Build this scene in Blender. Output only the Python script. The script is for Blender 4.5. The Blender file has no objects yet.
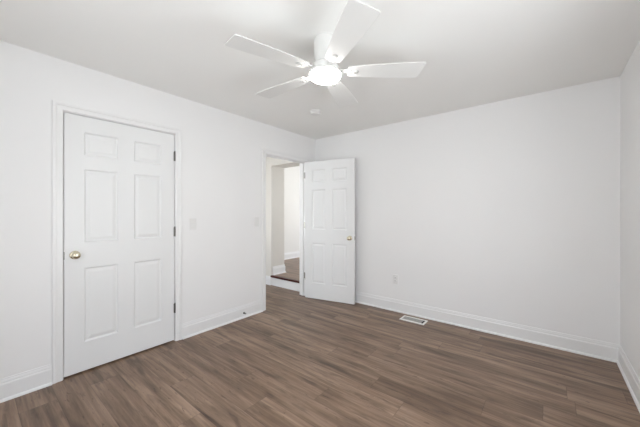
import bpy, bmesh, math, random
from mathutils import Vector, Matrix

S = bpy.context.scene
COL = S.collection
R = math.radians

# ---------------------------------------------------------------- camera
cd = bpy.data.cameras.new('camera')
cam = bpy.data.objects.new('camera', cd)
COL.objects.link(cam)
cam.location = (2.883, -3.480, 1.276)
cam.rotation_euler = (R(90), 0, R(38.755))
cd.sensor_width = 36.0
cd.lens = 283.13 / 640 * 36
cd.shift_y = -0.9 / 640
cd.clip_start = 0.05
S.camera = cam

# ---------------------------------------------------------------- sky
W_SKY = 3.7
world = bpy.data.worlds.new('sky')
S.world = world
world.use_nodes = True
nt = world.node_tree
nt.nodes.clear()
wo = nt.nodes.new('ShaderNodeOutputWorld')
bg = nt.nodes.new('ShaderNodeBackground')
tc = nt.nodes.new('ShaderNodeTexCoord')
sx = nt.nodes.new('ShaderNodeSeparateXYZ')
mr = nt.nodes.new('ShaderNodeMapRange')
mr.inputs['From Min'].default_value = -1
mr.inputs['From Max'].default_value = 1
cr = nt.nodes.new('ShaderNodeValToRGB')
els = cr.color_ramp.elements
els[0].position = 0.0
els[0].color = (1.03, 1.07, 1.10, 1)
els[1].position = 1.0
els[1].color = (0.70, 0.80, 0.94, 1)
e = els.new(0.49)
e.color = (1.03, 1.07, 1.10, 1)
e = els.new(0.52)
e.color = (0.94, 0.96, 0.98, 1)
e = els.new(0.75)
e.color = (0.80, 0.89, 1.0, 1)
nt.links.new(tc.outputs['Generated'], sx.inputs[0])
nt.links.new(sx.outputs['Z'], mr.inputs['Value'])
nt.links.new(mr.outputs['Result'], cr.inputs['Fac'])
nt.links.new(cr.outputs['Color'], bg.inputs['Color'])
nt.links.new(bg.outputs[0], wo.inputs[0])
bg.inputs['Strength'].default_value = W_SKY

# ---------------------------------------------------------------- exposure
S.view_settings.view_transform = 'Standard'
S.view_settings.look = 'None'
S.view_settings.exposure = 1.21
S.view_settings.gamma = 1.0
S.view_settings.use_curve_mapping = False
S.cycles.max_bounces = 16
S.cycles.diffuse_bounces = 12
S.cycles.glossy_bounces = 6
S.cycles.transparent_max_bounces = 12
FAN_LIGHT = 21.0

# ---------------------------------------------------------------- room sizes (metres)
RW, RD, RH = 3.368, 4.05, 2.44          # back wall y=0, front wall y=-RD
T = 0.12
CL0, CL1, DH = -3.020, -2.190, 2.050    # closet door opening on the left wall
EN0, EN1 = -1.028, -0.243               # doorway to the hall on the left wall
HZ = 0.17                               # hall floor is one step up
HX0, HX1 = -1.94, 1.6                   # hall beyond the step
HY1 = 3.6
PX = -0.91                              # left side of the opening above the step
LANDX, LANDY = -1.75, -2.0

# window openings: front wall (x range), right wall (y range); landing and hall ones added for light
WF = [(1.55, 2.55, 0.50, 2.05)]
WR = [(-2.75, -1.75, 0.50, 1.85)]
WL_ADDED = [(-1.66, -0.84, 0.50, 2.15)]
WH_ADDED = [(-0.9, 0.8, 0.75, 2.25)]


# ---------------------------------------------------------------- helpers
def box(bm, x0, x1, y0, y1, z0, z1, m=None):
    co = [(x0, y0, z0), (x1, y0, z0), (x1, y1, z0), (x0, y1, z0),
          (x0, y0, z1), (x1, y0, z1), (x1, y1, z1), (x0, y1, z1)]
    v = [bm.verts.new(m @ Vector(c) if m else c) for c in co]
    for f in ((0, 3, 2, 1), (4, 5, 6, 7), (0, 1, 5, 4), (1, 2, 6, 5), (2, 3, 7, 6), (3, 0, 4, 7)):
        bm.faces.new([v[i] for i in f])
    return v


def lathe(bm, prof, n=40, m=None, cap0=True, cap1=True):
    rings = []
    for r, z in prof:
        ring = []
        for i in range(n):
            a = 2 * math.pi * i / n
            p = Vector((r * math.cos(a), r * math.sin(a), z))
            ring.append(bm.verts.new(m @ p if m else p))
        rings.append(ring)
    for a, b in zip(rings, rings[1:]):
        for i in range(n):
            bm.faces.new((a[i], a[(i + 1) % n], b[(i + 1) % n], b[i]))
    if cap0:
        bm.faces.new(list(reversed(rings[0])))
    if cap1:
        bm.faces.new(rings[-1])


def mesh(name, bm, mat, parent=None, smooth=False, bevel=0, seg=2):
    bmesh.ops.recalc_face_normals(bm, faces=bm.faces[:])
    me = bpy.data.meshes.new(name)
    bm.to_mesh(me)
    bm.free()
    o = bpy.data.objects.new(name, me)
    COL.objects.link(o)
    me.materials.append(mat)
    if smooth:
        for p in me.polygons:
            p.use_smooth = True
        md = o.modifiers.new('es', 'EDGE_SPLIT')
        md.split_angle = R(38)
    if bevel:
        b = o.modifiers.new('bv', 'BEVEL')
        b.width = bevel
        b.segments = seg
        b.limit_method = 'ANGLE'
    if parent:
        o.parent = parent
    return o


def struct(name, bm, mat, **k):
    o = mesh(name, bm, mat, **k)
    o['kind'] = 'structure'
    return o


def tag(o, label, cat, group=None):
    o['label'] = label
    o['category'] = cat
    if group:
        o['group'] = group
    return o


def thing(name, loc, label, cat, rz=0, group=None):
    o = bpy.data.objects.new(name, None)
    COL.objects.link(o)
    o.empty_display_size = 0.1
    o.location = loc
    o.rotation_euler = (0, 0, rz)
    return tag(o, label, cat, group)


# ---------------------------------------------------------------- materials
def s2l(c):
    return tuple(((v / 255) / 12.92 if v / 255 <= 0.04045 else ((v / 255 + 0.055) / 1.055) ** 2.4) for v in c) + (1,)


def principled(name):
    m = bpy.data.materials.new(name)
    m.use_nodes = True
    n = m.node_tree.nodes
    return m, n, m.node_tree.links, n['Principled BSDF']


def paint(name, rgb, rough=0.5, bump=0.03, scale=220, spec=0.4, var=0.012):
    m, n, l, b = principled(name)
    t = n.new('ShaderNodeTexCoord')
    no = n.new('ShaderNodeTexNoise')
    no.inputs['Scale'].default_value = 2.1
    no.inputs['Detail'].default_value = 3
    mix = n.new('ShaderNodeMix')
    mix.data_type = 'RGBA'
    c = s2l(rgb)
    mix.inputs['A'].default_value = tuple(max(0, v - var) for v in c[:3]) + (1,)
    mix.inputs['B'].default_value = tuple(min(1, v + var) for v in c[:3]) + (1,)
    l.new(t.outputs['Object'], no.inputs['Vector'])
    l.new(no.outputs['Fac'], mix.inputs['Factor'])
    l.new(mix.outputs['Result'], b.inputs['Base Color'])
    b.inputs['Roughness'].default_value = rough
    b.inputs['Specular IOR Level'].default_value = spec
    if bump:
        n2 = n.new('ShaderNodeTexNoise')
        n2.inputs['Scale'].default_value = scale
        bp = n.new('ShaderNodeBump')
        bp.inputs['Strength'].default_value = bump
        bp.inputs['Distance'].default_value = 0.001
        l.new(t.outputs['Object'], n2.inputs['Vector'])
        l.new(n2.outputs['Fac'], bp.inputs['Height'])
        l.new(bp.outputs['Normal'], b.inputs['Normal'])
    return m


def metal(name, rgb, rough=0.3, met=1.0):
    m, n, l, b = principled(name)
    t = n.new('ShaderNodeTexCoord')
    no = n.new('ShaderNodeTexNoise')
    no.inputs['Scale'].default_value = 60
    mrn = n.new('ShaderNodeMapRange')
    mrn.inputs['To Min'].default_value = rough * 0.85
    mrn.inputs['To Max'].default_value = rough * 1.15
    l.new(t.outputs['Object'], no.inputs['Vector'])
    l.new(no.outputs['Fac'], mrn.inputs['Value'])
    l.new(mrn.outputs['Result'], b.inputs['Roughness'])
    b.inputs['Base Color'].default_value = s2l(rgb)
    b.inputs['Metallic'].default_value = met
    return m


def wood_floor(name):
    m, n, l, b = principled(name)

    def math_(op, a=None, c=None):
        q = n.new('ShaderNodeMath')
        q.operation = op
        for i, v in enumerate((a, c)):
            if v is None:
                continue
            if isinstance(v, (int, float)):
                q.inputs[i].default_value = v
            else:
                l.new(v, q.inputs[i])
        return q.outputs[0]

    t = n.new('ShaderNodeTexCoord')
    s = n.new('ShaderNodeSeparateXYZ')
    l.new(t.outputs['Object'], s.inputs[0])
    X, Y = s.outputs['X'], s.outputs['Y']
    v = math_('DIVIDE', Y, 0.182)
    row = math_('FLOOR', v)
    wn = n.new('ShaderNodeTexWhiteNoise')
    wn.noise_dimensions = '1D'
    l.new(row, wn.inputs['W'])
    u = math_('ADD', math_('DIVIDE', X, 1.22), wn.outputs['Value'])
    colm = math_('FLOOR', u)
    cmb = n.new('ShaderNodeCombineXYZ')
    l.new(row, cmb.inputs[0])
    l.new(colm, cmb.inputs[1])
    pid = n.new('ShaderNodeTexWhiteNoise')
    pid.noise_dimensions = '3D'
    l.new(cmb.outputs[0], pid.inputs['Vector'])
    pv = pid.outputs['Value']
    # grain coordinates, shifted per plank
    off = math_('MULTIPLY', pv, 37.0)

    def coords(kx, ky):
        c = n.new('ShaderNodeCombineXYZ')
        l.new(math_('ADD', math_('MULTIPLY', X, kx), off), c.inputs[0])
        l.new(math_('MULTIPLY', Y, ky), c.inputs[1])
        l.new(off, c.inputs[2])
        return c.outputs[0]

    def noise(vec, scale, detail=4, rough=0.55, dist=0.0):
        q = n.new('ShaderNodeTexNoise')
        q.inputs['Scale'].default_value = scale
        q.inputs['Detail'].default_value = detail
        q.inputs['Roughness'].default_value = rough
        q.inputs['Distortion'].default_value = dist
        l.new(vec, q.inputs['Vector'])
        return q.outputs['Fac']

    fine = noise(coords(1.6, 50), 1.6, 5, 0.6, 0.2)
    broad = noise(coords(0.75, 9), 1.5, 5, 0.62, 0.3)
    blotch = noise(coords(1.8, 11), 1.6, 3, 0.55, 0.5)

    def ramp(fac, stops):
        q = n.new('ShaderNodeValToRGB')
        es = q.color_ramp.elements
        es[0].position, es[0].color = stops[0][0], s2l(stops[0][1])
        es[1].position, es[1].color = stops[-1][0], s2l(stops[-1][1])
        for p, c in stops[1:-1]:
            x = es.new(p)
            x.color = s2l(c)
        l.new(fac, q.inputs['Fac'])
        return q.outputs['Color']

    def mixc(mode, fac, a, c):
        q = n.new('ShaderNodeMix')
        q.data_type = 'RGBA'
        q.blend_type = mode
        for k, vv in (('Factor', fac), ('A', a), ('B', c)):
            if isinstance(vv, (int, float, tuple)):
                q.inputs[k].default_value = vv
            else:
                l.new(vv, q.inputs[k])
        return q.outputs['Result']

    base = ramp(broad, [(0.34, (114, 92, 74)), (0.50, (153, 129, 109)), (0.66, (182, 158, 138))])
    grain = ramp(fine, [(0.30, (150, 140, 132)), (0.52, (205, 200, 195)), (0.7, (235, 232, 228))])
    c1 = mixc('MULTIPLY', 0.62, base, grain)
    knots = ramp(blotch, [(0.32, (118, 104, 95)), (0.44, (255, 255, 255)), (1.0, (255, 255, 255))])
    c2 = mixc('MULTIPLY', 0.45, c1, knots)
    flecks = ramp(noise(coords(7, 34), 1.6, 4, 0.6, 0.8), [(0.30, (120, 106, 96)), (0.38, (255, 255, 255)), (1.0, (255, 255, 255))])
    c2 = mixc('MULTIPLY', 0.6, c2, flecks)
    tone = ramp(pv, [(0.0, (222, 214, 208)), (0.5, (240, 235, 231)), (1.0, (255, 250, 246))])
    c3 = mixc('MULTIPLY', 0.9, c2, tone)
    # plank joints
    fv = math_('FRACT', v)
    ev = math_('MULTIPLY', math_('MINIMUM', fv, math_('SUBTRACT', 1.0, fv)), 0.182)
    fu = math_('FRACT', u)
    eu = math_('MULTIPLY', math_('MINIMUM', fu, math_('SUBTRACT', 1.0, fu)), 1.22)
    ed = math_('MINIMUM', ev, eu)
    jr = n.new('ShaderNodeMapRange')
    jr.inputs['From Min'].default_value = 0.0008
    jr.inputs['From Max'].default_value = 0.0028
    l.new(ed, jr.inputs['Value'])
    dark = mixc('MULTIPLY', 1.0, c3, (0.66, 0.64, 0.62, 1))
    c4 = mixc('MIX', jr.outputs['Result'], dark, c3)
    l.new(c4, b.inputs['Base Color'])
    rr = n.new('ShaderNodeMapRange')
    rr.inputs['To Min'].default_value = 0.30
    rr.inputs['To Max'].default_value = 0.44
    l.new(fine, rr.inputs['Value'])
    l.new(rr.outputs['Result'], b.inputs['Roughness'])
    b.inputs['Specular IOR Level'].default_value = 0.45
    hb = math_('ADD', math_('MULTIPLY', fine, 0.25), jr.outputs['Result'])
    bp = n.new('ShaderNodeBump')
    bp.inputs['Strength'].default_value = 0.25
    bp.inputs['Distance'].default_value = 0.0012
    l.new(hb, bp.inputs['Height'])
    l.new(bp.outputs['Normal'], b.inputs['Normal'])
    return m


M_WALL = paint('wall_paint', (237, 237, 237), 0.55, 0.05, 260)
M_CEIL = paint('ceiling_paint', (242, 242, 240), 0.8, 0.06, 180)
M_TRIM = paint('trim_enamel', (235, 235, 235), 0.32, 0.0, spec=0.5, var=0.004)
M_DOOR = paint('door_enamel', (231, 232, 232), 0.38, 0.02, 400, spec=0.5, var=0.004)
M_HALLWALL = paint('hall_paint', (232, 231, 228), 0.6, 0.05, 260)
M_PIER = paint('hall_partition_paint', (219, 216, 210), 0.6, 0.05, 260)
M_FLOOR = wood_floor('vinyl_plank')
M_NOSE = paint('nosing_stain', (72, 36, 26), 0.35, 0.1, 90, var=0.02)
M_FAN = paint('fan_white', (224, 224, 222), 0.42, 0.0, var=0.003)
M_PLATE = paint('switch_plastic', (229, 229, 228), 0.35, 0.0, var=0.003)
M_BRASS = metal('satin_brass', (216, 206, 184), 0.24)
M_STEEL = metal('hinge_steel', (120, 118, 114), 0.4)
M_NICKEL = metal('satin_nickel', (176, 174, 168), 0.35)
M_COVER = paint('screw_cover_grey', (196, 196, 194), 0.5, 0.0, var=0.004)
M_VENT = paint('vent_white', (232, 230, 226), 0.4, 0.0, var=0.004)
M_LOUV = paint('vent_grey', (176, 175, 170), 0.45, 0.0, var=0.01)
M_DARK = paint('dark_plastic', (38, 37, 36), 0.6, 0.0, var=0.004)
M_RUBBER = paint('stop_grey', (150, 150, 150), 0.6, 0.0, var=0.006)
M_DUCTSHADE = paint('duct_shade', (60, 59, 57), 0.7, 0.0, var=0.006)

M_LIGHT, n_, l_, b_ = principled('lamp_diffuser')
b_.inputs['Base Color'].default_value = (0.9, 0.9, 0.88, 1)
b_.inputs['Emission Color'].default_value = (1.0, 0.97, 0.93, 1)
b_.inputs['Emission Strength'].default_value = FAN_LIGHT

M_GLASS, n_, l_, b_ = principled('window_glass')
tr_ = n_.new('ShaderNodeBsdfTransparent')
gl_ = n_.new('ShaderNodeBsdfGlossy')
gl_.inputs['Roughness'].default_value = 0.02
mx_ = n_.new('ShaderNodeMixShader')
mx_.inputs[0].default_value = 0.06
l_.new(tr_.outputs[0], mx_.inputs[1])
l_.new(gl_.outputs[0], mx_.inputs[2])
l_.new(mx_.outputs[0], n_['Material Output'].inputs['Surface'])


# ---------------------------------------------------------------- room shell
def wall_y(name, x0, x1, y0, y1, z1, holes, mat, z0=0.0):
    """wall that runs along y, with holes (ya, yb, za, zb)"""
    bm = bmesh.new()
    cur = y0
    for ya, yb, za, zb in sorted(holes):
        box(bm, x0, x1, cur, ya, z0, z1)
        if za > z0:
            box(bm, x0, x1, ya, yb, z0, za)
        box(bm, x0, x1, ya, yb, zb, z1)
        cur = yb
    box(bm, x0, x1, cur, y1, z0, z1)
    return struct(name, bm, mat)


def wall_x(name, x0, x1, y0, y1, z1, holes, mat, z0=0.0):
    bm = bmesh.new()
    cur = x0
    for xa, xb, za, zb in sorted(holes):
        box(bm, cur, xa, y0, y1, z0, z1)
        if za > z0:
            box(bm, xa, xb, y0, y1, z0, za)
        box(bm, xa, xb, y0, y1, zb, z1)
        cur = xb
    box(bm, cur, x1, y0, y1, z0, z1)
    return struct(name, bm, mat)


J = 0.018   # jamb board
wall_y('wall_left', -T, 0, -RD - T, T, RH,
       [(CL0 - J, CL1 + J, 0, DH + J), (EN0 - J, EN1 + J, 0, 2.042 + J)], M_WALL)
wall_x('wall_back', 0, RW + T, 0, T, RH, [], M_WALL)
wall_y('wall_right', RW, RW + T, -RD - T, 0, RH, WR, M_WALL)
wall_x('wall_front', 0, RW, -RD - T, -RD, RH, WF, M_WALL)

bm = bmesh.new()
box(bm, LANDX - T, RW + T, -RD - T, T, -0.1, 0)
struct('floor', bm, M_FLOOR)
bm = bmesh.new()
box(bm, -T, RW + T, -RD - T, T, RH, RH + 0.1)
struct('ceiling', bm, M_CEIL)

# closet shell behind the closed door, added to keep its gaps dark
bm = bmesh.new()
box(bm, -0.80, -0.76, -3.35, -2.10, 0, 2.3)
box(bm, -0.76, -T, -3.35, -3.31, 0, 2.3)
box(bm, -0.76, -T, -2.10, -2.06, 0, 2.3)
box(bm, -0.80, -T, -3.35, -2.06, 2.3, 2.34)
struct('wall_closet', bm, M_HALLWALL)

# landing outside the doorway, at bedroom floor level
bm = bmesh.new()
box(bm, LANDX - T, LANDX, LANDY, -0.125, 0, RH)
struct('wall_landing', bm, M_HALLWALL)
wall_x('wall_landing_front', LANDX - T, -T, LANDY - T, LANDY, RH, WL_ADDED, M_HALLWALL)
# thick partition with the opening above the step
bm = bmesh.new()
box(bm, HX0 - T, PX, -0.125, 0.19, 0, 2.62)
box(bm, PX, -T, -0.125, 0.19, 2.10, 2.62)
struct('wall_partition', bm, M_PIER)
bm = bmesh.new()
box(bm, LANDX - T, -T, LANDY - T, -0.125, RH, RH + 0.1)
struct('ceiling_landing', bm, M_CEIL)
# hall one step up
bm = bmesh.new()
box(bm, PX, -T, -0.108, 0.19, 0, HZ)
box(bm, HX0 - T, HX1 + T, 0.19, HY1 + T, 0, HZ)
struct('floor_hall', bm, M_FLOOR)
bm = bmesh.new()
box(bm, HX0 - T, HX1 + T, 0.125, HY1 + T, 2.62, 2.72)
struct('ceiling_hall', bm, M_CEIL)
bm = bmesh.new()
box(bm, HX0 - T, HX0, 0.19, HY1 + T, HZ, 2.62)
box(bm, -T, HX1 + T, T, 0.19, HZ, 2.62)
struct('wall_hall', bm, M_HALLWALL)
wall_x('wall_hall_far', HX0, HX1, HY1, HY1 + T, 2.62, WH_ADDED, M_HALLWALL, z0=HZ)
wall_y('wall_hall_right', HX1, HX1 + T, 0.19, HY1 + T, 2.62, [(2.1, 3.3, 0.75, 2.2)], M_HALLWALL, z0=HZ)  # hole for the added hall side window


# ---------------------------------------------------------------- windows
def window(name, along, a0, a1, z0, z1, face, outward):
    """double hung window; along 'x' or 'y'; face = inner wall plane; outward = +1/-1"""
    def bx(bm, a, b, d0, d1, za, zb):
        d0, d1 = face + outward * d0, face + outward * d1
        lo, hi = min(d0, d1), max(d0, d1)
        if along == 'x':
            box(bm, a, b, lo, hi, za, zb)
        else:
            box(bm, lo, hi, a, b, za, zb)
    bm = bmesh.new()
    c = 0.06
    bx(bm, a0 - c, a0, -0.016, 0, z0 - 0.03, z1 + c)
    bx(bm, a1, a1 + c, -0.016, 0, z0 - 0.03, z1 + c)
    bx(bm, a0, a1, -0.016, 0, z1, z1 + c)
    bx(bm, a0 - c - 0.02, a1 + c + 0.02, -0.04, 0.02, z0 - 0.03, z0)
    for s in (0, 1):
        bx(bm, a0 if s == 0 else a1 - 0.03, a0 + 0.03 if s == 0 else a1, 0.02, T, z0, z1)
    bx(bm, a0, a1, 0.02, T, z1 - 0.03, z1)
    bx(bm, a0, a1, 0.02, T, z0, z0 + 0.03)
    o = struct(name, bm, M_TRIM)
    zm = (z0 + z1) / 2
    for (za, zb, d) in ((z0 + 0.03, zm + 0.02, 0.04), (zm - 0.02, z1 - 0.03, 0.075)):
        bm = bmesh.new()
        w = 0.04
        bx(bm, a0 + 0.03, a0 + 0.03 + w, d, d + 0.03, za, zb)
        bx(bm, a1 - 0.03 - w, a1 - 0.03, d, d + 0.03, za, zb)
        bx(bm, a0 + 0.03 + w, a1 - 0.03 - w, d, d + 0.03, za, za + w)
        bx(bm, a0 + 0.03 + w, a1 - 0.03 - w, d, d + 0.03, zb - w, zb)
        sh = mesh('sash', bm, M_TRIM, parent=o)
        bm = bmesh.new()
        bx(bm, a0 + 0.03 + w, a1 - 0.03 - w, d + 0.013, d + 0.017, za + w, zb - w)
        mesh('pane', bm, M_GLASS, parent=sh)
    # daylight portal in the opening (guides sky sampling, emits nothing itself)
    ld = bpy.data.lights.new('daylight_portal', 'AREA')
    ld.shape = 'RECTANGLE'
    ld.size, ld.size_y = a1 - a0, z1 - z0
    ld.cycles.is_portal = True
    lo = bpy.data.objects.new('daylight_portal', ld)
    COL.objects.link(lo)
    dp = face + outward * (T + 0.01)
    mid = (a0 + a1) / 2
    lo.location = (mid, dp, zm) if along == 'x' else (dp, mid, zm)
    d = Vector((0, -outward, 0)) if along == 'x' else Vector((-outward, 0, 0))
    lo.rotation_euler = d.to_track_quat('-Z', 'Z').to_euler()


k = 0
for (a, b, z0, z1) in WL_ADDED:
    k += 1
    window('window_%d' % k, 'x', a, b, z0, z1, LANDY, -1)  # unseen landing window, added to light the riser and partition
for (a, b, z0, z1) in WF:
    k += 1
    window('window_%d' % k, 'x', a, b, z0, z1, -RD, -1)
for (a, b, z0, z1) in WR:
    k += 1
    window('window_%d' % k, 'y', a, b, z0, z1, RW, 1)
for (a, b, z0, z1) in WH_ADDED:
    k += 1
    window('window_%d' % k, 'x', a, b, z0, z1, HY1, 1)  # unseen window added to bring more light into the hall
window('window_%d' % (k + 1), 'y', 2.1, 3.3, 0.75, 2.2, HX1, 1)  # another added window out of view, brightens the opposite hall wall

# ---------------------------------------------------------------- baseboards
SHOE = [(0.027, 0.0), (0.0265, 0.006), (0.024, 0.012), (0.020, 0.016), (0.014, 0.018)]
BASE = [(0.0, 0.0)] + SHOE + [(0.014, 0.110), (0.0125, 0.116), (0.009, 0.120), (0.009, 0.128),
                              (0.0075, 0.136), (0.0055, 0.143), (0.0055, 0.150), (0.0, 0.150)]


def run(bm, p0, p1, nrm, z=0.0, m0=0.0, m1=0.0):
    """baseboard from p0 to p1 (xy on the wall plane), nrm into the room; m0/m1 = mitre slope at each end"""
    p0, p1, nrm = Vector(p0), Vector(p1), Vector(nrm)
    d = (p1 - p0).normalized()
    a, b = [], []
    for t, h in BASE:
        q = p0 + nrm * t + d * (m0 * t)
        a.append(bm.verts.new((q.x, q.y, z + h)))
        q = p1 + nrm * t - d * (m1 * t)
        b.append(bm.verts.new((q.x, q.y, z + h)))
    n = len(BASE)
    for i in range(n):
        j = (i + 1) % n
        bm.faces.new((a[i], a[j], b[j], b[i]))
    bm.faces.new(a)
    bm.faces.new(list(reversed(b)))


CW = 0.066  # casing width incl. reveal
bm = bmesh.new()
run(bm, (0, -RD), (0, CL0 - CW), (1, 0), m0=1)
run(bm, (0, CL1 + CW), (0, EN0 - CW), (1, 0))
run(bm, (0, EN1 + CW), (0, 0), (1, 0), m1=1)
struct('baseboard_left', bm, M_TRIM)
bm = bmesh.new()
run(bm, (0, 0), (RW, 0), (0, -1), m0=1, m1=1)
struct('baseboard_back', bm, M_TRIM)
bm = bmesh.new()
run(bm, (RW, 0), (RW, -RD), (-1, 0), m0=1, m1=1)
struct('baseboard_right', bm, M_TRIM)
bm = bmesh.new()
run(bm, (RW, -RD), (0, -RD), (0, 1), m0=1, m1=1)
struct('baseboard_front', bm, M_TRIM)
bm = bmesh.new()
run(bm, (HX0, HY1), (HX0, 0.19), (1, 0), z=HZ, m0=1, m1=1)
run(bm, (HX0, 0.19), (PX, 0.19), (0, 1), z=HZ, m0=1, m1=-1)
run(bm, (PX, 0.19), (PX, -0.095), (1, 0), z=HZ, m0=-1)
struct('baseboard_hall', bm, M_TRIM)
bm = bmesh.new()
run(bm, (LANDX, -0.125), (PX, -0.125), (0, -1), m0=1)
run(bm, (LANDX, LANDY), (LANDX, -0.125), (1, 0), m1=1)
struct('baseboard_landing', bm, M_TRIM)


# ---------------------------------------------------------------- door frames
def frame(name, y0, y1, h, stop_x):
    """jamb, stop and casing of an opening in the left wall (clear opening y0..y1, height h)"""
    bm = bmesh.new()
    box(bm, -T, 0.0, y0 - J, y0, 0, h)
    box(bm, -T, 0.0, y1, y1 + J, 0, h)
    box(bm, -T, 0.0, y0 - J, y1 + J, h, h + J)
    sx0, sx1 = stop_x
    box(bm, sx0, sx1, y0, y0 + 0.011, 0, h - 0.011)
    box(bm, sx0, sx1, y1 - 0.011, y1, 0, h - 0.011)
    box(bm, sx0, sx1, y0, y1, h - 0.011, h)
    prof = [(0.005, 0), (0.005, 0.009), (0.010, 0.012), (0.038, 0.013), (0.043, 0.017),
            (0.056, 0.018), (0.064, 0.016), (CW, 0.010), (CW, 0.0)]
    for side in (1, -1):
        base = 0.0 if side == 1 else -T
        rails = []
        for w, d in prof:
            x = base + side * d
            rails.append([bm.verts.new(c) for c in ((x, y0 - w, 0), (x, y0 - w, h + w), (x, y1 + w, h + w), (x, y1 + w, 0))])
        for a, b in zip(rails, rails[1:]):
            for i in range(3):
                bm.faces.new((a[i], a[i + 1], b[i + 1], b[i]))
        for i in (0, 3):
            bm.faces.new([r[i] for r in rails])
    return struct(name, bm, M_TRIM)


frame('trim_1', CL0, CL1, DH, (-0.052, -0.040))
tr = frame('trim_2', EN0, EN1, 2.042, (-0.075, -0.040))
bm = bmesh.new()
box(bm, -0.030, 0.0015, EN0, EN0 + 0.0015, 0.905, 0.962)
box(bm, -0.002, 0.0025, EN0 - 0.006, EN0 + 0.0015, 0.915, 0.952)
mesh('strike_plate', bm, M_NICKEL, parent=tr)

for z in (0.315, 1.085, 1.845):
    bm = bmesh.new()
    box(bm, -0.033, 0.001, EN1 - 0.0022, EN1 + 0.001, z - 0.045, z + 0.045)
    lathe(bm, [(0.0065, z - 0.045), (0.0065, z + 0.045)], 16, Matrix.Translation((0.006, EN1 - 0.007, 0)))
    mesh('hinge_leaf', bm, M_NICKEL, parent=tr)

# step up into the hall: white riser and stained nosing
bm = bmesh.new()
box(bm, PX, -T, -0.125, -0.108, 0, HZ - 0.030)
struct('trim_3', bm, M_TRIM)
bm = bmesh.new()
box(bm, PX, -T, -0.148, -0.085, HZ - 0.030, HZ + 0.003)
struct('trim_4', bm, M_NOSE, bevel=0.006)


# ---------------------------------------------------------------- six panel doors
def door_slab(name, w, h, t, mat, stile, rails):
    """local: x 0..w from the hinge side, y 0..t (y=0 is the seen face), z 0..h"""
    bm = bmesh.new()
    mull = stile
    pw = (w - 2 * stile - mull) / 2
    xs = [0, stile, stile + pw, stile + pw + mull, w - stile, w]
    zs = [0] + [z for r in rails for z in r] + [h]
    steps = [(0.0, 0.0), (0.004, 0.004), (0.011, 0.0095), (0.017, 0.0095), (0.040, 0.003)]
    for face in (0, 1):
        def Y(d):
            return d if face == 0 else t - d
        grid = [[bm.verts.new((x, Y(0), z)) for z in zs] for x in xs]
        for i in range(len(xs) - 1):
            for j in range(len(zs) - 1):
                q = [grid[i][j], grid[i + 1][j], grid[i + 1][j + 1], grid[i][j + 1]]
                if i in (1, 3) and j % 2 == 1:
                    prev = q
                    for o, d in steps[1:]:
                        x0, x1, z0, z1 = xs[i] + o, xs[i + 1] - o, zs[j] + o, zs[j + 1] - o
                        cur = [bm.verts.new((x, Y(d), z)) for x, z in ((x0, z0), (x1, z0), (x1, z1), (x0, z1))]
                        for a in range(4):
                            bm.faces.new((prev[a], prev[(a + 1) % 4], cur[(a + 1) % 4], cur[a]))
                        prev = cur
                    bm.faces.new(prev)
                else:
                    bm.faces.new(q)
    bmesh.ops.remove_doubles(bm, verts=bm.verts, dist=1e-6)
    # edges of the slab
    for (x0, x1, z0, z1) in ((0, 0, 0, h), (w, w, 0, h)):
        vs = [bm.verts.new(c) for c in ((x0, 0, 0), (x0, t, 0), (x0, t, h), (x0, 0, h))]
        bm.faces.new(vs)
    for z in (0, h):
        vs = [bm.verts.new(c) for c in ((0, 0, z), (w, 0, z), (w, t, z), (0, t, z))]
        bm.faces.new(vs)
    o = mesh(name, bm, mat)
    o['kind'] = 'structure'
    return o


RAILS = [(0.228, 0.820), (1.023, 1.610), (1.720, 1.905)]


def knob(parent, x, z):
    """round knob on the seen face, axis along local -y"""
    m = Matrix.Translation((x, 0, z)) @ Matrix.Rotation(R(90), 4, 'X')
    bm = bmesh.new()
    lathe(bm, [(0.033, 0.0), (0.033, 0.003), (0.030, 0.007), (0.020, 0.010)], 36, m)
    mesh('knob_rose', bm, M_BRASS, parent=parent, smooth=True)
    bm = bmesh.new()
    lathe(bm, [(0.012, 0.009), (0.011, 0.026), (0.016, 0.032), (0.0245, 0.038), (0.0275, 0.046), (0.027, 0.054),
               (0.024, 0.060), (0.016, 0.0645), (0.007, 0.066)], 36, m)
    mesh('knob', bm, M_BRASS, parent=parent, smooth=True)


# closed closet door (hinged on its right side)
W1 = CL1 - CL0 - 0.010
d1 = door_slab('door_1', W1, 2.031, 0.035, M_DOOR, 0.120, RAILS)
# local x runs from the hinge side (y = CL1) towards y = CL0, seen face towards +x
d1.matrix_world = Matrix(((0, -1, 0, -0.002), (-1, 0, 0, CL1 - 0.005), (0, 0, 1, 0.014), (0, 0, 0, 1)))
tag(d1, 'closed white six-panel closet door with brass knob at its left edge', 'door')
knob(d1, W1 - 0.062, 0.930)
for z in (0.315, 1.072, 1.819):
    bm = bmesh.new()
    lathe(bm, [(0.0065, z - 0.046), (0.0065, z + 0.046)], 16, Matrix.Translation((-0.003, -0.0065, 0)))
    lathe(bm, [(0.0045, z + 0.046), (0.0055, z + 0.050), (0.003, z + 0.054)], 16, Matrix.Translation((-0.003, -0.0065, 0)))
    box(bm, -0.010, 0.006, -0.002, -0.0002, z - 0.045, z + 0.045)
    mesh('hinge', bm, M_STEEL, parent=d1)
bm = bmesh.new()
box(bm, W1 - 0.0005, W1 + 0.0042, 0.004, 0.030, 0.900, 0.960)
box(bm, W1 - 0.001, W1 + 0.0040, -0.0015, 0.004, 0.902, 0.958)
mesh('latch', bm, M_STEEL, parent=d1)

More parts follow.
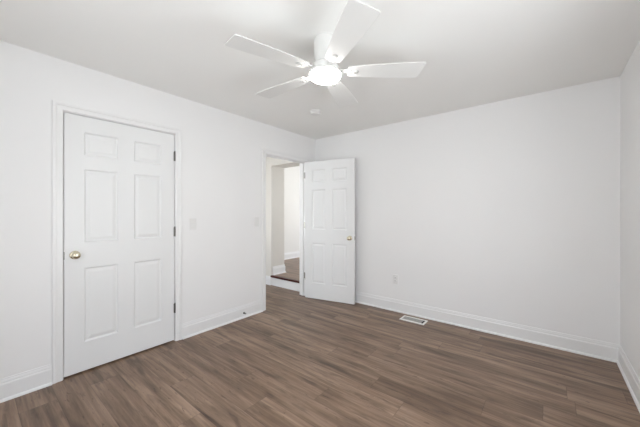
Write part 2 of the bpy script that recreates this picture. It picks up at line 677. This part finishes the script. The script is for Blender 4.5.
# open bedroom door, swung in towards the back wall
W2 = 0.774
ANG = R(12.6)
d2 = door_slab('door_2', W2, 2.026, 0.035, M_DOOR, 0.110, RAILS)
d2.matrix_world = Matrix.Translation((0.048, -0.302, 0.006)) @ Matrix.Rotation(ANG, 4, 'Z')
tag(d2, 'open white six-panel bedroom door standing near the back wall', 'door')
knob(d2, W2 - 0.064, 0.915)
for z in (0.30, 1.07, 1.83):
    bm = bmesh.new()
    lathe(bm, [(0.0065, z - 0.046), (0.0065, z + 0.046)], 16, Matrix.Translation((-0.014, 0.032, 0)))
    box(bm, -0.0018, 0.0, 0.004, 0.033, z - 0.045, z + 0.045)
    mesh('hinge', bm, M_STEEL, parent=d2)
bm = bmesh.new()
box(bm, W2 - 0.0004, W2 + 0.0012, 0.005, 0.030, 0.886, 0.944)
box(bm, W2, W2 + 0.009, 0.012, 0.022, 0.905, 0.925)
mesh('latch', bm, M_NICKEL, parent=d2)

# ---------------------------------------------------------------- ceiling fan
fan = thing('ceiling_fan', (1.720, -1.975, RH), 'white five-blade ceiling fan with a glowing round light', 'ceiling fan')
bm = bmesh.new()
lathe(bm, [(0.074, 0.0), (0.074, -0.003), (0.070, -0.005), (0.070, -0.010), (0.076, -0.012), (0.077, -0.018),
           (0.075, -0.090), (0.071, -0.130), (0.064, -0.158), (0.050, -0.166)], 56)
mesh('canopy', bm, M_FAN, parent=fan, smooth=True)
bm = bmesh.new()
lathe(bm, [(0.050, -0.164), (0.076, -0.170), (0.086, -0.178), (0.088, -0.186), (0.088, -0.212), (0.080, -0.222)], 56)
mesh('motor_housing', bm, M_FAN, parent=fan, smooth=True)
bm = bmesh.new()
lathe(bm, [(0.080, -0.220), (0.102, -0.224), (0.110, -0.229), (0.110, -0.240), (0.104, -0.242)], 64)
mesh('light_rim', bm, M_FAN, parent=fan, smooth=True)
bm = bmesh.new()
lathe(bm, [(0.104, -0.239), (0.1035, -0.250), (0.100, -0.258), (0.090, -0.265), (0.060, -0.270), (0.025, -0.272)], 64)
mesh('lamp_diffuser', bm, M_LIGHT, parent=fan, smooth=True)


def blade_mesh():
    bm = bmesh.new()
    out = [(0.150, 0.0436), (0.156, 0.0501), (0.25, 0.0621), (0.36, 0.0719), (0.48, 0.0796), (0.58, 0.0828), (0.616, 0.0828), (0.628, 0.0785),
           (0.633, 0.0676), (0.645, -0.0676), (0.641, -0.0785), (0.630, -0.0828),
           (0.58, -0.0828), (0.48, -0.0796), (0.36, -0.0719), (0.25, -0.0621), (0.156, -0.0501), (0.150, -0.0436)]
    th = 0.0055
    top = [bm.verts.new((x, y, th / 2)) for x, y in out]
    bot = [bm.verts.new((x, y, -th / 2)) for x, y in out]
    n = len(out)
    bm.faces.new(top)
    bm.faces.new(list(reversed(bot)))
    for i in range(n):
        j = (i + 1) % n
        bm.faces.new((top[j], top[i], bot[i], bot[j]))
    return bm


def bracket_mesh():
    bm = bmesh.new()
    # flat iron widening onto the blade, sitting on its top
    pl = [(0.080, 0.016), (0.120, 0.013), (0.155, 0.022), (0.205, 0.030), (0.222, 0.022), (0.226, 0.0),
          (0.222, -0.022), (0.205, -0.030), (0.155, -0.022), (0.120, -0.013), (0.080, -0.016)]
    a = [bm.verts.new((x, y, 0.0075)) for x, y in pl]
    b = [bm.verts.new((x, y, 0.0030)) for x, y in pl]
    bm.faces.new(a)
    bm.faces.new(list(reversed(b)))
    for i in range(len(pl)):
        j = (i + 1) % len(pl)
        bm.faces.new((a[j], a[i], b[i], b[j]))
    return bm


PITCH = R(-7)
b0 = mesh('blade', blade_mesh(), M_FAN, parent=fan, bevel=0.0012)
br = mesh('blade_bracket', bracket_mesh(), M_FAN, parent=b0)
bm = bmesh.new()
lathe(bm, [(0.017, -0.0028), (0.017, -0.0060), (0.013, -0.0085), (0.005, -0.0090)], 24, Matrix.Translation((0.205, 0, 0)))
lathe(bm, [(0.005, -0.0028), (0.0045, -0.0055)], 12, Matrix.Translation((0.172, 0.018, 0)))
lathe(bm, [(0.005, -0.0028), (0.0045, -0.0055)], 12, Matrix.Translation((0.172, -0.018, 0)))
sc = mesh('blade_screw_cover', bm, M_COVER, parent=b0, smooth=True)
blades = [b0]
for i in range(1, 5):
    c = b0.copy()
    COL.objects.link(c)
    c.parent = fan
    for ch in (br, sc):
        g = ch.copy()
        COL.objects.link(g)
        g.parent = c
    blades.append(c)
for i, c in enumerate(blades):
    c.matrix_local = (Matrix.Translation((0, 0, -0.2195)) @ Matrix.Rotation(R(36.5 + 72 * i), 4, 'Z')
                      @ Matrix.Rotation(PITCH, 4, 'X'))

# ---------------------------------------------------------------- smoke detector
sd = thing('smoke_detector', (0.807, -0.976, RH), 'small round white smoke detector on the ceiling beyond the fan', 'smoke detector')
bm = bmesh.new()
lathe(bm, [(0.062, 0.0), (0.062, -0.008), (0.058, -0.010)], 40)
mesh('mounting_plate', bm, M_PLATE, parent=sd, smooth=True)
bm = bmesh.new()
lathe(bm, [(0.054, -0.010), (0.054, -0.014), (0.058, -0.016), (0.057, -0.026), (0.050, -0.034), (0.034, -0.037), (0.010, -0.038)], 40)
mesh('sensor_cover', bm, M_PLATE, parent=sd, smooth=True)

# ---------------------------------------------------------------- floor register
vt = thing('floor_vent', (1.645, -0.166, 0.0), 'white metal floor vent with grey louvres beside the back baseboard', 'vent')
L, Wd = 0.290, 0.160
bm = bmesh.new()
fl, fw = L / 2, Wd / 2
inner = (fl - 0.022, fw - 0.030)
ring = []
for (a, b, z) in ((fl, fw, 0.0), (fl - 0.003, fw - 0.003, 0.005), (inner[0] + 0.003, inner[1] + 0.003, 0.0065), (inner[0], inner[1], 0.004), (inner[0], inner[1], 0.0005)):
    ring.append([bm.verts.new((sx_ * a, sy_ * b, z)) for sx_, sy_ in ((-1, -1), (1, -1), (1, 1), (-1, 1))])
for a, b in zip(ring, ring[1:]):
    for i in range(4):
        bm.faces.new((a[i], a[(i + 1) % 4], b[(i + 1) % 4], b[i]))
mesh('vent_frame', bm, M_VENT, parent=vt)
bm = bmesh.new()
box(bm, -inner[0], inner[0], -inner[1], inner[1], 0.0003, 0.0010)
mesh('duct_shade_plate', bm, M_DUCTSHADE, parent=vt)  # dark plate standing in for the shade of the duct well
bm = bmesh.new()
for i in range(6):
    y = -inner[1] + 0.009 + i * (2 * inner[1] - 0.018) / 5
    box(bm, -inner[0] + 0.001, inner[0] - 0.022, y - 0.0042, y + 0.0042, 0.0015, 0.0048)
for x in (-inner[0] + 0.001, -0.05, 0.04, inner[0] - 0.024):
    box(bm, x, x + 0.004, -inner[1], inner[1], 0.0012, 0.0046)
mesh('louvres', bm, M_LOUV, parent=vt)
bm = bmesh.new()
box(bm, inner[0] - 0.018, inner[0] - 0.001, -inner[1] + 0.002, inner[1] - 0.002, 0.0012, 0.0050)
mesh('damper_lever', bm, M_DARK, parent=vt)


# ---------------------------------------------------------------- outlet and switches
def plate(parent, w=0.072, h=0.116):
    """cover plate in local xz, facing -y"""
    bm = bmesh.new()
    r = []
    for s, y in ((0.0, 0.0), (0.0, -0.003), (0.003, -0.006)):
        r.append([bm.verts.new((a * (w / 2 - s), y, b * (h / 2 - s))) for a, b in ((-1, -1), (1, -1), (1, 1), (-1, 1))])
    for a, b in zip(r, r[1:]):
        for i in range(4):
            bm.faces.new((a[i], a[(i + 1) % 4], b[(i + 1) % 4], b[i]))
    bm.faces.new(r[-1])
    bm.faces.new(list(reversed(r[0])))
    return mesh('cover_plate', bm, M_PLATE, parent=parent)


ol = thing('wall_outlet', (1.346, 0.0, 0.412), 'white double power outlet low on the back wall', 'outlet')
plate(ol)
for z in (0.0205, -0.0205):
    bm = bmesh.new()
    m = Matrix.Translation((0, -0.0055, z)) @ Matrix.Rotation(R(90), 4, 'X')
    lathe(bm, [(0.0165, 0.0), (0.0165, 0.002), (0.0155, 0.003)], 28, m)
    rc = mesh('receptacle', bm, M_PLATE, parent=ol)
    bm = bmesh.new()
    for x in (-0.0063, 0.0063):
        box(bm, x - 0.0012, x + 0.0012, -0.0090, -0.0084, z - 0.001, z + 0.008)
    lathe(bm, [(0.0024, 0.0), (0.0024, 0.0006)], 12, Matrix.Translation((0, -0.0084, z - 0.008)) @ Matrix.Rotation(R(90), 4, 'X'))
    mesh('socket_slots', bm, M_DARK, parent=rc)


def switch(y, label):
    o = thing('light_switch', (0.0, y, 1.156), label, 'light switch', rz=R(90))
    plate(o)
    bm = bmesh.new()
    box(bm, -0.006, 0.006, -0.0075, -0.0055, -0.013, 0.013)
    box(bm, -0.0042, 0.0042, -0.017, -0.006, 0.001, 0.009, Matrix.Rotation(R(-20), 4, 'X'))
    mesh('toggle', bm, M_PLATE, parent=o)
    for z in (-0.03, 0.03):
        bm = bmesh.new()
        lathe(bm, [(0.0032, 0.0), (0.0025, 0.0012)], 12, Matrix.Translation((0, -0.0058, z)) @ Matrix.Rotation(R(90), 4, 'X'))
        mesh('screw', bm, M_PLATE, parent=o)
    return o


switch(-2.006, 'white toggle light switch on the wall beside the closed closet door')
switch(-1.178, 'white toggle light switch just left of the open hall doorway')

# ---------------------------------------------------------------- door stop on the baseboard
ds = thing('door_stop', (0.014, -1.380, 0.060), 'small grey door stop on the baseboard left of the doorway', 'door stop')
bm = bmesh.new()
lathe(bm, [(0.012, 0.0), (0.012, 0.003), (0.007, 0.006), (0.006, 0.022)], 20, Matrix.Rotation(R(90), 4, 'Y'))
mesh('stop_base', bm, M_STEEL, parent=ds, smooth=True)
bm = bmesh.new()
lathe(bm, [(0.009, 0.022), (0.010, 0.026), (0.010, 0.034), (0.008, 0.038)], 20, Matrix.Rotation(R(90), 4, 'Y'))
mesh('bumper', bm, M_RUBBER, parent=ds, smooth=True)
